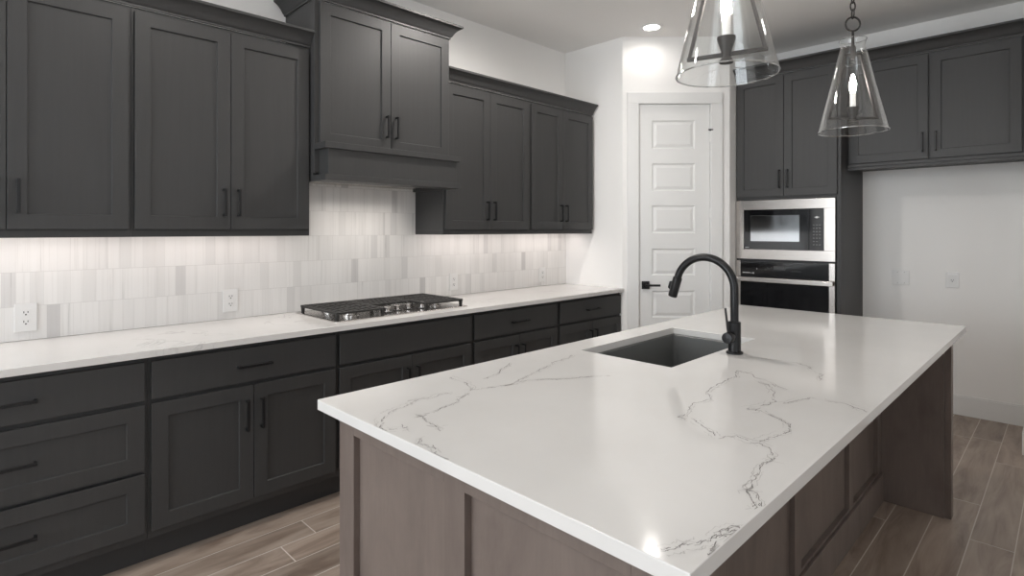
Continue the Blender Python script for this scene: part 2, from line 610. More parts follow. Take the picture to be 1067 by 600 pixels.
def pull(T, uc, zc, L, vertical, parent, w0=0.020, mat=None):
    b = B()
    s, pj, h = 0.0055, 0.034, L / 2
    if vertical:
        b.tbox(T, uc - s, uc + s, w0 + pj - 0.010, w0 + pj, zc - h, zc + h)
        for z in (zc - h, zc + h - 2 * s): b.tbox(T, uc - s, uc + s, w0, w0 + pj - 0.010, z, z + 2 * s)
    else:
        b.tbox(T, uc - h, uc + h, w0 + pj - 0.010, w0 + pj, zc - s, zc + s)
        for u in (uc - h, uc + h - 2 * s): b.tbox(T, u, u + 2 * s, w0, w0 + pj - 0.010, zc - s, zc + s)
    return b.build('handle', mat or BLACK, parent, bevel=0.0012)


def left_T(X):
    return lambda u, w, z: (X + w, u, z)


def back_T(Y):
    return lambda u, w, z: (u, Y - w, z)


BF = 0.605       # base cabinet face frame
TB = left_T(BF)


def base_cab(y0, y1, label, kind, du0=None, du1=None):
    c = thing('base_cabinet', label, 'cabinet', (0.3, (y0 + y1) / 2, 0), 'dark grey base cabinets along the left wall')
    B().box(0.002, BF, y0 + 0.0004, y1 - 0.0004, 0.115, 0.883).build('cabinet_body', PAINT, c, bevel=0.001)
    B().box(0.002, 0.548, y0 + 0.0004, y1 - 0.0004, 0.0, 0.115).build('toe_kick', TOE, c)
    a0, a1 = (y0 + 0.013, y1 - 0.013) if du0 is None else (du0, du1)
    m = (a0 + a1) / 2
    b = B()
    b.tbox(TB, a0, a1, 0.0005, 0.020, 0.702, 0.862)
    if kind == 'drawers':
        d = b.build('drawer', PAINT, c, bevel=0.002)
        pull(TB, m, 0.780, 0.157, False, d)
        for z0, z1, zp in ((0.412, 0.684, 0.549), (0.150, 0.398, 0.275)):
            b = B()
            shaker(b, TB, a0, a1, z0, z1)
            d = b.build('drawer', PAINT, c, bevel=0.0015)
            pull(TB, m, zp, 0.157, False, d)
    else:
        if kind == 'plain':
            b.build('false_front', PAINT, c, bevel=0.002)
        else:
            d = b.build('drawer', PAINT, c, bevel=0.002)
            pull(TB, m, 0.780, 0.157, False, d)
        for u0, u1, up in ((a0, m - 0.0015, m - 0.034), (m + 0.0015, a1, m + 0.034)):
            b = B()
            shaker(b, TB, u0, u1, 0.150, 0.684)
            d = b.build('door', PAINT, c, bevel=0.0015)
            pull(TB, up, 0.549, 0.140, True, d)
    return c


base_cab(-0.295, 0.573, 'dark grey base cabinet of three stacked drawers, nearest on the left', 'drawers', -0.283, 0.561)
base_cab(0.573, 1.425, 'dark grey base cabinet of one drawer over two doors, beside the three-drawer stack', 'doors', 0.585, 1.414)
base_cab(1.425, 2.3625, 'wide dark grey base cabinet with a plain handleless front under the gas cooktop', 'plain', 1.437, 2.348)
base_cab(2.3625, 3.2135, 'dark grey base cabinet, first drawer unit past the cooktop towards the pantry', 'doors', 2.378, 3.198)
base_cab(3.2135, 4.038, 'dark grey base cabinet ending the run against the corner by the pantry door', 'doors', 3.229, 4.026)
base_cab(-1.2, -0.295, 'dark grey base cabinet outside the frame before the three-drawer stack', 'doors')

UF = 0.330
TU = left_T(UF)


def wall_cab(y0, y1, label, d0, dm, d1, side=True):
    c = thing('wall_cabinet', label, 'cabinet', (0.165, (y0 + y1) / 2, 1.382), 'dark grey wall cabinets over the long counter')
    b = B()
    b.box(0.0105, UF, y0 + 0.0004, y1 - 0.0004, 1.412, 2.428)
    b.box(UF - 0.02, UF, y0 + 0.0004, y1 - 0.0004, 1.381, 1.412)
    b.box(0.0105, UF - 0.02, y0 + 0.0004, y0 + 0.018, 1.381, 1.412).box(0.0105, UF - 0.02, y1 - 0.018, y1 - 0.0004, 1.381, 1.412)
    b.build('cabinet_body', PAINT, c, bevel=0.001)
    for u0, u1, up in ((d0, dm - 0.0015, dm - 0.034), (dm + 0.0015, d1, dm + 0.034)):
        b = B()
        shaker(b, TU, u0, u1, 1.416, 2.408)
        d = b.build('door', PAINT, c, bevel=0.0015)
        pull(TU, up, 1.550, 0.137, True, d)
    return c


wall_cab(-0.292, 0.567, 'tall dark grey wall cabinet cut off at the left edge of view', -0.28, 0.147, 0.556)
wall_cab(0.567, 1.408, 'tall two-door dark grey wall cabinet just left of the hood', 0.579, 0.989, 1.395)
wall_cab(2.347, 3.196, 'two-door dark grey wall cabinet just right of the hood', 2.359, 2.768, 3.182)
wall_cab(3.196, 4.012, 'narrowest-looking two-door dark grey wall cabinet at the far end by the pantry', 3.212, 3.592, 3.998)

CROWN = [(0.0, 0.0), (0.010, 0.0), (0.010, 0.010), (0.015, 0.013), (0.020, 0.022), (0.030, 0.040), (0.043, 0.055), (0.060, 0.068), (0.068, 0.071), (0.068, 0.084), (0.0, 0.084)]


def crown(path, z, label, k=1.0, mat=None):
    b = B()
    b.sweep([(x, y, z) for x, y in path], [(o * k, h * k) for o, h in CROWN])
    o = b.build('crown_molding', PAINT, org=(path[0][0], path[0][1], z), sharp=30)
    return put(o, label, 'molding', 'dark grey crown moldings on the cabinet tops')


crown([(0.332, 1.4075), (0.332, -0.292)][::-1], 2.4285, 'dark grey crown molding along the wall cabinets left of the hood')
crown([(0.332, 2.3475), (0.332, 4.012)], 2.4285, 'dark grey crown molding along the wall cabinets between hood and pantry')

# range hood cabinet
HF = 0.390
TH = left_T(HF)
hood = thing('range_hood_cabinet', 'tall dark grey hood cabinet with a boxed mantel over the cooktop', 'range hood', (0.2, 1.877, 1.683))
B().box(0.0105, HF, 1.4085, 2.3465, 1.73, 2.690).build('cabinet_body', PAINT, hood, bevel=0.001)
for u0, u1, up in ((1.434, 1.887, 1.855), (1.890, 2.336, 1.922)):
    b = B()
    shaker(b, TH, u0, u1, 1.893, 2.678)
    d = b.build('door', PAINT, hood, bevel=0.0015)
    pull(TH, up, 2.035, 0.135, True, d)
b = B()
b.box(HF, 0.498, 1.436, 2.330, 1.715, 1.858)
b.box(HF - 0.02, 0.518, 1.4087, 2.346, 1.683, 1.716)
b.box(0.0105, HF - 0.02, 1.4087, 1.43, 1.683, 1.73)
b.box(0.0105, HF - 0.02, 2.325, 2.346, 1.683, 1.73)
b.box(HF + 0.0005, 0.518, 1.4087, 2.346, 1.857, 1.891)
b.build('mantel', PAINT, hood, bevel=0.0015)
B().box(0.02, HF - 0.02, 1.43, 2.325, 1.70, 1.715).build('hood_insert', STEEL, hood)
b = B()
b.sweep([(x, y, 2.690) for x, y in ((0.0105, 1.4085), (HF + 0.002, 1.4085), (HF + 0.002, 2.3465), (0.0105, 2.3465))], [(o * 1.06, h) for o, h in CROWN])
b.build('crown_molding', PAINT, hood, sharp=30)

# oven tower
TY = 4.82
TT = back_T(TY)
TX0, TX1 = 1.281, 2.090
tower = thing('oven_tower_cabinet', 'tall dark grey cabinet housing the microwave and wall oven', 'cabinet', ((TX0 + TX1) / 2, 5.13, 0))
b = B()
b.box(TX0, 1.300, TY, 5.448, 0.115, 2.70)
b.box(2.060, TX1, TY, 5.448, 0.0, 2.70)
b.box(1.300, 2.060, TY, 5.448, 1.668, 2.70)
b.box(1.300, 2.060, TY + 0.02, 5.448, 1.150, 1.166)
b.box(1.300, 2.060, TY, 5.448, 0.115, 0.455)
b.box(1.300, 2.060, 5.43, 5.448, 0.455, 1.668)
b.build('cabinet_body', PAINT, tower, bevel=0.001)
B().box(TX0, 2.060, TY + 0.06, 5.448, 0.0, 0.115).build('toe_kick', TOE, tower)
for u0, u1, up in ((1.289, 1.6755, 1.645), (1.6785, 2.067, 1.709)):
    b = B()
    shaker(b, TT, u0, u1, 1.690, 2.683)
    d = b.build('door', PAINT, tower, bevel=0.0015)
    pull(TT, up, 1.830, 0.150, True, d)
b = B()
shaker(b, TT, 1.289, 2.067, 0.150, 0.440)
d = b.build('drawer', PAINT, tower, bevel=0.0015)
pull(TT, 1.678, 0.30, 0.157, False, d)

# fridge cabinet over the empty alcove
FY = 5.00
TF = back_T(FY)
FX0, FX1 = 2.0915, 3.122
fc = thing('fridge_cabinet', 'wide dark grey two-door cabinet above the empty fridge alcove', 'cabinet', ((FX0 + FX1) / 2, 5.22, 1.878))
b = B()
b.box(FX0, FX1, FY, 5.448, 1.925, 2.70)
b.build('cabinet_body', PAINT, fc, bevel=0.001)
b = B()
b.box(FX0, FX1, FY - 0.004, FY + 0.02, 1.879, 1.915).box(FX0, FX1, FY - 0.014, FY + 0.02, 1.902, 1.9245)
b.box(FX0, FX1, FY + 0.02, 5.448, 1.905, 1.9245)
b.build('light_rail', PAINT, fc, bevel=0.002)
for u0, u1, up in ((2.104, 2.608, 2.575), (2.622, 3.112, 2.653)):
    b = B()
    shaker(b, TF, u0, u1, 1.930, 2.684)
    d = b.build('door', PAINT, fc, bevel=0.0015)
    pull(TF, up, 2.050, 0.140, True, d)
crown([(TX0, TY - 0.002), (TX1 + 0.001, TY - 0.002), (TX1 + 0.001, FY - 0.002), (FX1, FY - 0.002)], 2.7005,
      'dark grey crown molding topping the oven tower and fridge cabinet', 1.08)

# ------------------------------------------------------------------ appliances
MW = thing('microwave', 'built-in stainless trimmed microwave above the wall oven', 'microwave', (1.67, 5.05, 1.167))
b = B()
mx0, mx1, mz0, mz1 = 1.284, 2.056, 1.167, 1.662
ix0, ix1, iz0, iz1 = 1.352, 1.978, 1.249, 1.583
b.tbox(TT, mx0, mx1, 0.001, 0.022, iz1, mz1).tbox(TT, mx0, mx1, 0.001, 0.022, mz0, iz0)
b.tbox(TT, mx0, ix0, 0.001, 0.022, iz0, iz1).tbox(TT, ix1, mx1, 0.001, 0.022, iz0, iz1)
put(b.build('trim_frame', STEEL, MW, bevel=0.0012), 'stainless trim frame')
B().box(1.33, 2.0, TY + 0.03, 5.40, 1.20, 1.63).build('oven_box', DARKSLOT, MW)
d = B().tbox(TT, ix0 + 0.001, 1.866, -0.03, 0.016, iz0 + 0.001, iz1 - 0.001).build('door', BGLASS, MW, bevel=0.002)
b = B()
wx0, wx1, wz0, wz1 = 1.405, 1.80, 1.315, 1.535
for a in ((wx0, wx1, wz0, wz0 + 0.003), (wx0, wx1, wz1 - 0.003, wz1), (wx0, wx0 + 0.003, wz0, wz1), (wx1 - 0.003, wx1, wz0, wz1)):
    b.tbox(TT, a[0], a[1], 0.016, 0.0164, a[2], a[3])
b.build('window_border', plain('window_border_print', (0.02, 0.02, 0.02), 0.4), d)
put(B().tbox(TT, wx0 + 0.003, wx1 - 0.003, 0.016, 0.0162, wz0 + 0.003, wz1 - 0.003).build('window', MWIN, d), 'reflective viewing window')
b = B()
for k in range(5):
    b.tbox(TT, 1.364 + k * 0.0062, 1.3685 + k * 0.0062, 0.016, 0.0164, 1.262, 1.268)
b.build('maker_mark', MARK, d)
p = B().tbox(TT, 1.869, ix1 - 0.001, -0.03, 0.016, iz0 + 0.001, iz1 - 0.001).build('control_panel', BGLASS, MW, bevel=0.002)
b = B()
b.lathe(TT(1.9255, 0.016, 1.513), [(0.0001, 0.0), (0.009, 0.0), (0.009, 0.0005), (0.0001, 0.0005)], 20, (0, -1, 0))
b.tbox(TT, 1.908, 1.944, 0.016, 0.0164, 1.5105, 1.5155)
b.build('display', MARK, p)
b = B()
for r in range(7):
    for k in range(3):
        if (r + k) % 4 == 3 and r < 2: continue
        b.tbox(TT, 1.897 + k * 0.022, 1.909 + k * 0.022, 0.016, 0.0163, 1.293 + r * 0.026, 1.299 + r * 0.026)
b.build('button_print', GMARK, p)

OV = thing('wall_oven', 'black glass wall oven with stainless handle below the microwave', 'oven', (1.67, 5.05, 0.46))
B().box(1.31, 2.05, TY + 0.003, 5.40, 0.47, 1.14).build('oven_box', DARKSLOT, OV)
p = B().tbox(TT, 1.325, 2.012, 0.001, 0.024, 1.024, 1.152).build('control_panel', BGLASS, OV, bevel=0.002)
b = B()
for k in range(6): b.tbox(TT, 1.345 + k * 0.011, 1.352 + k * 0.011, 0.024, 0.0244, 1.046, 1.054)
for k, w in ((0, 0.004), (1, 0.010)): b.tbox(TT, 1.418 + k * 0.012, 1.418 + k * 0.012 + w, 0.024, 0.0244, 1.043, 1.054)
b.build('lettering', MARK, p)
B().tbox(TT, 1.462, 1.466, 0.024, 0.0244, 1.082, 1.091).build('indicator', MARK, p)
b = B()
b.tbox(TT, 1.60, 1.69, 0.024, 0.0243, 1.085, 1.115)
for k in range(4): b.tbox(TT, 1.53 + k * 0.016, 1.539 + k * 0.016, 0.024, 0.0243, 1.083 + 0.012 * (k % 2), 1.090 + 0.012 * (k % 2))
for k in range(5): b.tbox(TT, 1.73 + k * 0.018, 1.741 + k * 0.018, 0.024, 0.0243, 1.074, 1.081)
b.build('button_print', plain('faint_panel_print', (0.05, 0.05, 0.05), 0.3), p)
b = B()
for u0, u1 in ((1.285, 1.324), (2.013, 2.054)):
    put(B().tbox(TT, u0, u1, 0.001, 0.022, 0.46, 1.152).build('side_trim', STEEL, OV, bevel=0.001), 'stainless side strip')
d = B().tbox(TT, 1.325, 2.012, 0.001, 0.024, 0.55, 1.018).build('door', BGLASS, OV, bevel=0.002)
b = B()
b.tbox(TT, 1.286, 2.052, 0.052, 0.074, 0.979, 1.016)
b.tbox(TT, 1.300, 1.322, 0.022, 0.052, 0.985, 1.010).tbox(TT, 2.014, 2.036, 0.022, 0.052, 0.985, 1.010)
put(b.build('handle', STEEL, d, bevel=0.003), 'flat stainless bar handle')
put(B().tbox(TT, 1.325, 2.012, 0.001, 0.022, 0.46, 0.548).build('bottom_trim', STEEL, OV, bevel=0.001), 'stainless strip')

# ------------------------------------------------------------------ counters
b = B()
b.box(0.0012, 0.650, -1.2, 4.0385, 0.884, 0.914)
put(b.build('countertop', QUARTZV, org=(0.33, 1.9, 0.884), bevel=0.002), 'white veined quartz countertop running along the left wall', 'countertop')

IX0, IX1, IY0, IY1 = 1.780, 2.958, 0.756, 3.717
SX0, SX1, SY0, SY1 = 1.906, 2.319, 1.845, 2.600
b = B()
ZB, ZT = 0.884, 0.914
o_ = [(IX0, IY0), (IX1, IY0), (IX1, IY1), (IX0, IY1)]
i_ = [(SX0, SY0), (SX1, SY0), (SX1, SY1), (SX0, SY1)]
b.rings([[(x, y, ZB) for x, y in i_], [(x, y, ZT) for x, y in i_], [(x, y, ZT) for x, y in o_], [(x, y, ZB) for x, y in o_]], closed=True)
b.build('island_countertop', QUARTZ, org=(2.37, 2.24, ZB), bevel=0.002)
isl = bpy.data.objects['island_countertop']
put(isl, 'large white quartz island slab with grey veins and a sink cutout', 'countertop')
VE = [[(2.144, 0.761), (2.076, 0.793), (2.029, 0.842), (2.017, 0.881), (2.011, 0.93), (1.99, 0.968), (2.001, 1.02), (2.002, 1.084)], [(2.113, 0.871), (2.115, 0.901), (2.106, 0.949), (2.092, 1.012), (2.062, 1.064), (2.042, 1.114)], [(1.858, 1.189), (1.935, 1.189), (1.996, 1.162), (2.025, 1.133)], [(1.948, 1.258), (1.939, 1.316), (1.896, 1.392), (1.855, 1.482)], [(2.045, 1.191), (2.059, 1.225), (2.068, 1.293), (2.032, 1.4), (2.006, 1.478), (1.99, 1.563), (1.96, 1.654), (1.939, 1.739)], [(2.066, 1.251), (2.07, 1.337), (2.145, 1.434), (2.189, 1.522), (2.232, 1.587)], [(2.099, 0.884), (2.155, 0.872), (2.202, 0.868), (2.241, 0.853)], [(2.247, 0.785), (2.273, 0.768), (2.29, 0.774)], [(2.301, 0.786), (2.336, 0.77), (2.346, 0.759), (2.387, 0.764)], [(2.141, 0.77), (2.16, 0.801), (2.159, 0.813)], [(2.507, 1.967), (2.54, 1.89), (2.54, 1.787), (2.542, 1.726), (2.56, 1.624), (2.595, 1.577), (2.581, 1.486), (2.594, 1.451), (2.603, 1.369), (2.625, 1.37)], [(2.653, 1.377), (2.697, 1.341), (2.747, 1.299), (2.774, 1.344), (2.833, 1.334), (2.885, 1.276), (2.882, 1.216), (2.9, 1.142), (2.904, 1.076), (2.942, 1.019)], [(2.904, 1.076), (2.928, 1.078), (2.95, 1.031)], [(2.62, 1.868), (2.685, 1.808), (2.735, 1.641), (2.707, 1.564), (2.757, 1.569), (2.834, 1.518), (2.854, 1.46), (2.832, 1.384), (2.828, 1.346)], [(2.507, 1.967), (2.567, 1.953), (2.718, 1.842)], [(2.45, 2.207), (2.621, 2.244), (2.74, 2.127), (2.755, 2.036)], [(2.76, 1.691), (2.796, 1.806), (2.885, 1.816), (2.95, 1.773)], [(2.894, 0.782), (2.91, 0.806), (2.911, 0.822), (2.934, 0.861), (2.938, 0.888), (2.952, 0.937), (2.95, 0.913), (2.945, 0.887), (2.95, 0.848), (2.952, 0.822)]]


def jag(p, q, d, amp):
    if d == 0: return [p]
    m = ((p[0] + q[0]) / 2 + random.uniform(-amp, amp), (p[1] + q[1]) / 2 + random.uniform(-amp, amp))
    return jag(p, m, d - 1, amp * 0.62) + jag(m, q, d - 1, amp * 0.62)


def ribbon(b, pts, wmax, z, mi, gap=0.12, solid=0.35):
    n = len(pts)
    on = True
    left = random.randint(4, 14)
    prev = None
    for i in range(n):
        if left <= 0:
            on = not on
            left = random.randint(6, 22) if on else random.randint(2, 5)
            prev = None
        left -= 1
        x, y = pts[i]
        x = min(max(x, IX0 + 0.003), IX1 - 0.003)
        y = min(max(y, IY0 + 0.003), IY1 - 0.003)
        j, k = max(i - 1, 0), min(i + 1, n - 1)
        d = Vector((pts[k][0] - pts[j][0], pts[k][1] - pts[j][1]))
        if d.length < 1e-6: continue
        d.normalize()
        w = wmax * random.uniform(solid, 1.0) * 0.5
        cur = ((x - d.y * w, y + d.x * w, z), (x + d.y * w, y - d.x * w, z))
        if on and prev:
            b.poly([prev[0], prev[1], cur[1], cur[0]], [(0, 1, 2, 3)], mi)
        prev = cur if on else None


b = B()
for pl in VE:
    pts = []
    for p_, q_ in zip(pl[:-1], pl[1:]):
        L = math.hypot(q_[0] - p_[0], q_[1] - p_[1])
        pts += jag(p_, q_, 4, L * 0.12)
    pts.append(pl[-1])
    ribbon(b, pts, 0.0024, ZT + 0.00025, 0, solid=0.25)
    for r in range(4):
        sp = 0.004 + 0.006 * r
        ox, oy = random.uniform(-sp, sp), random.uniform(-sp, sp)
        st = [(x + ox + random.uniform(-0.003, 0.003), y + oy + random.uniform(-0.003, 0.003)) for x, y in pts[::2]]
        ribbon(b, st, 0.0026, ZT + 0.0002, 1 if r else 0, solid=0.15)
    for r in range(2):
        x, y = pts[random.randrange(len(pts))]
        a = random.uniform(0, 6.28)
        tw = [(x, y)]
        for k in range(3):
            a += random.uniform(-0.9, 0.9)
            tw.append((tw[-1][0] + 0.010 * math.cos(a), tw[-1][1] + 0.010 * math.sin(a)))
        ribbon(b, tw, 0.0022, ZT + 0.0002, r % 2)
vn = b.build('veining', [VEIN, VEINS], isl)
put(vn, 'thin grey veins')

# sink and faucet
sink = thing('sink', 'undermount dark grey rectangular sink set in the island slab', 'sink', ((SX0 + SX1) / 2, (SY0 + SY1) / 2, 0.66))
b = B()


def rr(x0, x1, y0, y1, z, r, n=5):
    pts = []
    for cx, cy, a0 in ((x1 - r, y1 - r, 0), (x0 + r, y1 - r, 90), (x0 + r, y0 + r, 180), (x1 - r, y0 + r, 270)):
        for k in range(n + 1):
            a = math.radians(a0 + 90 * k / n)
            pts.append((cx + r * math.cos(a), cy + r * math.sin(a), z))
    return pts


e = 0.006
b.rings([rr(SX0 - 0.02, SX1 + 0.02, SY0 - 0.02, SY1 + 0.02, 0.8835, 0.03), rr(SX0 + e - 0.005, SX1 - e + 0.005, SY0 + e - 0.005, SY1 - e + 0.005, 0.8835, 0.012),
         rr(SX0 + e, SX1 - e, SY0 + e, SY1 - e, 0.878, 0.012), rr(SX0 + e + 0.006, SX1 - e - 0.006, SY0 + e + 0.006, SY1 - e - 0.006, 0.69, 0.02),
         rr(SX0 + 0.03, SX1 - 0.03, SY0 + 0.03, SY1 - 0.03, 0.672, 0.03), rr(SX0 + 0.17, SX1 - 0.17, SY0 + 0.34, SY1 - 0.34, 0.668, 0.03)], cap=False)
b.poly(rr(SX0 + 0.17, SX1 - 0.17, SY0 + 0.34, SY1 - 0.34, 0.668, 0.03), [tuple(range(24))])
b.build('basin', SINKM, sink)
B().lathe(((SX0 + SX1) / 2, (SY0 + SY1) / 2, 0.668), [(0.0001, 0.001), (0.032, 0.001), (0.045, 0.003), (0.045, 0.0), (0.0001, 0.0)], 24).build('drain', CHROME, sink)

fx, fy = 2.382, 2.236
fau = thing('faucet', 'matte black gooseneck pull-down faucet behind the island sink', 'faucet', (fx, fy, ZT))
b = B()
b.lathe((fx, fy, ZT), [(0.0001, 0.0005), (0.0325, 0.0005), (0.0325, 0.007), (0.027, 0.010), (0.0245, 0.010), (0.0245, 0.126), (0.022, 0.129), (0.0001, 0.129)], 32)
b.build('body', BLACK, fau)
R = 0.128
zc = 1.298 - R
path = [(fx, fy, ZT + 0.128), (fx, fy, zc - 0.03)]
for k in range(0, 33):
    a = math.radians(163 * k / 32)
    path.append((fx - R + R * math.cos(a), fy, zc + R * math.sin(a)))
b = B()
b.tube(path, 0.0158, 20)
b.build('spout', BLACK, fau)
ang = math.radians(163)
tip = Vector(path[-1])
dr = Vector((-math.sin(ang), 0, math.cos(ang)))
b = B()
b.tube([tip - dr * 0.001, tip + dr * 0.002, tip + dr * 0.004, tip + dr * 0.085, tip + dr * 0.090], [0.0160, 0.0180, 0.0195, 0.0195, 0.0180], 22)
nrm = Vector((math.cos(ang) * -1, 0, -math.sin(ang)))
c0 = tip + dr * 0.045
out = Vector((dr.z, 0, -dr.x))
if out.x > 0: out = -out
b.tube([c0 + out * 0.017 - dr * 0.016, c0 + out * 0.024 - dr * 0.012, c0 + out * 0.024 + dr * 0.012, c0 + out * 0.017 + dr * 0.016], [0.006, 0.008, 0.008, 0.006], 12)
b.build('spray_head', BLACK, fau)
b = B()
hz = ZT + 0.070
b.lathe((fx, fy, hz), [(0.0001, 0.018), (0.013, 0.018), (0.013, 0.040), (0.022, 0.046), (0.0225, 0.068), (0.020, 0.073), (0.0001, 0.075)], 26, (0, -1, 0))
b.tube([(fx, fy - 0.058, hz + 0.015), (fx - 0.004, fy - 0.060, hz + 0.06), (fx - 0.010, fy - 0.063, hz + 0.118)], [0.0052, 0.0048, 0.0042], 12)
b.build('handle', BLACK, fau)

# cooktop
ck = thing('cooktop', 'stainless gas cooktop with black iron grates on the left counter', 'cooktop', (0.31, 1.91, 0.914))
CX0, CX1, CY0, CY1 = 0.055, 0.560, 1.448, 2.376
b = B()
b.rings([rr(CX0, CX1, CY0, CY1, 0.9142, 0.012), rr(CX0, CX1, CY0, CY1, 0.9185, 0.012), rr(CX0 + 0.006, CX1 - 0.006, CY0 + 0.006, CY1 - 0.006, 0.921, 0.010),
         rr(CX0 + 0.018, CX1 - 0.018, CY0 + 0.018, CY1 - 0.018, 0.9195, 0.010)])
put(b.build('tray', TRAY, ck), 'stainless tray')
for (x, y, r) in ((0.17, 1.62, 0.045), (0.40, 1.62, 0.038), (0.23, 1.915, 0.058), (0.17, 2.22, 0.045), (0.40, 2.22, 0.036)):
    bb = B().lathe((x, y, 0.9195), [(0.0001, 0), (r + 0.012, 0.0), (r + 0.012, 0.006), (r, 0.009), (r, 0.016), (0.0001, 0.016)], 28).build('burner', TRAY, ck)
    B().lathe((x, y, 0.9355), [(0.0001, 0), (r * 0.9, 0.0), (r * 0.9, 0.006), (r * 0.8, 0.009), (0.0001, 0.009)], 28).build('burner_cap', IRON, bb)
ZG0, ZG1 = 0.949, 0.962
for (y0, y1, cut) in ((1.472, 1.778, 0), (1.784, 2.062, 1), (2.068, 2.366, 0)):
    b = B()
    x0, x1 = 0.072, 0.520
    if cut: x1 = 0.355
    t = 0.013
    b.box(x0, x1, y0, y0 + t, ZG0, ZG1).box(x0, x1, y1 - t, y1, ZG0, ZG1)
    b.box(x0, x0 + t, y0 + t, y1 - t, ZG0, ZG1).box(x1 - t, x1, y0 + t, y1 - t, ZG0, ZG1)
    nb = 8
    for k in range(1, nb + 1):
        yy = y0 + (y1 - y0) * k / (nb + 1)
        b.box(x0 + t, x1 - t, yy - 0.0055, yy + 0.0055, ZG0 + 0.001, ZG1)
    for xx in ((x0 + x1) / 2, x0 + (x1 - x0) * 0.25, x0 + (x1 - x0) * 0.75):
        b.box(xx - 0.006, xx + 0.006, y0 + t, y1 - t, ZG0 + 0.001, ZG1 - 0.001)
    for xx in (x0 + 0.001, x1 - 0.025):
        for yy in (y0 + 0.001, y1 - 0.019):
            b.hexa([(xx + 0.003, yy + 0.002, 0.9196), (xx + 0.021, yy + 0.002, 0.9196), (xx + 0.021, yy + 0.016, 0.9196), (xx + 0.003, yy + 0.016, 0.9196),
                    (xx, yy, ZG0), (xx + 0.024, yy, ZG0), (xx + 0.024, yy + 0.018, ZG0), (xx, yy + 0.018, ZG0)])
    b.build('grate', IRON, ck, bevel=0.0025)
for (x, y) in ((0.452, 1.836), (0.425, 1.922), (0.425, 2.002), (0.452, 2.088)):
    k = B().lathe((x, y, 0.9205), [(0.0001, 0), (0.025, 0.0), (0.025, 0.004), (0.019, 0.006), (0.0185, 0.026), (0.020, 0.030), (0.018, 0.034), (0.0001, 0.035)], 24)
    k.box(x - 0.018, x + 0.018, y - 0.004, y + 0.004, 0.9545, 0.961)
    kn = put(k.build('knob', CHROME, ck), 'polished metal knob')
    B().lathe((x, y, 0.9202), [(0.0258, 0.0), (0.031, 0.0), (0.030, 0.005), (0.0258, 0.006)], 24, closed=True).build('collar', IRON, kn)

# ------------------------------------------------------------------ island base
isb = thing('island_cabinet', 'grey-brown stained wood island base with recessed panels and end leg', 'island', (2.3, 2.1, 0))
BX0, BX1, BY0, BY1 = 1.850, 2.640, 0.790, 3.480
b = B()
b.box(1.870, 2.619, 0.812, BY1 - 0.002, 0.10, 0.66)
b.box(1.870, 2.619, 0.812, SY0 - 0.03, 0.66, 0.8835).box(1.870, 2.619, SY1 + 0.03, BY1 - 0.002, 0.66, 0.8835)
b.box(1.870, SX0 - 0.022, SY0 - 0.03, SY1 + 0.03, 0.66, 0.8835).box(SX1 + 0.022, 2.619, SY0 - 0.03, SY1 + 0.03, 0.66, 0.8835)
b.box(1.93, 2.619, 0.812, BY1 - 0.002, 0.0, 0.10)
b.build('cabinet_body', WOOD, isb)


def framed(T, u0, u1, stiles, z0, z1, zr0, zr1, name, thick=0.020, back=0.0):
    b = B()
    b.tbox(T, u0, u1, -thick - 0.001, -thick + 0.001, z0, z1)
    for a0, a1 in stiles:
        b.tbox(T, a0, a1, -thick, 0.0, z0, z1)
    for (a0, a1), (c0, c1) in zip(stiles[:-1], stiles[1:]):
        b.tbox(T, a1, c0, -thick, 0.0, zr1, z1)
        b.tbox(T, a1, c0, -thick, 0.0, z0, zr0)
    return b.build(name, WOOD, isb, bevel=0.0015)


framed(back_T(BY0), BX0, 2.915, [(BX0, 1.930), (2.338, 2.410), (2.835, 2.915)], 0.0, 0.8835, 0.11, 0.838, 'front_panel')
TR = left_T(BX1)
framed(TR, 0.832, BY1 - 0.052, [(0.832, 0.90), (1.46, 1.53), (2.150, 2.220), (2.845, 2.915), (3.36, BY1 - 0.052)], 0.0, 0.8835, 0.16, 0.838, 'back_panel')
B().box(BX1 + 0.0005, BX1 + 0.013, 0.832, BY1 - 0.052, 0.0, 0.148).build('baseboard', WOOD, isb, bevel=0.003)
b = B()
b.box(2.605, 2.903, BY1 - 0.050, BY1 - 0.005, 0.0, 0.8835)
b.build('leg_panel', WOOD, isb, bevel=0.002)
B().box(2.9035, 2.930, BY1 - 0.040, BY1 + 0.022, 0.0, 0.8835).build('end_post', WOOD, isb, bevel=0.002)
b = B()
b.box(2.642, 2.915, 0.812, 0.830, 0.0, 0.8835)
b.build('leg_panel', WOOD, isb, bevel=0.002)
TA = lambda u, w, z: (1.870 - w, u, z)
for k in range(6):
    u0 = 0.835 + k * 0.437
    b = B()
    shaker(b, TA, u0, u0 + 0.425, 0.13, 0.862)
    b.build('door', WOOD, isb, bevel=0.0015)


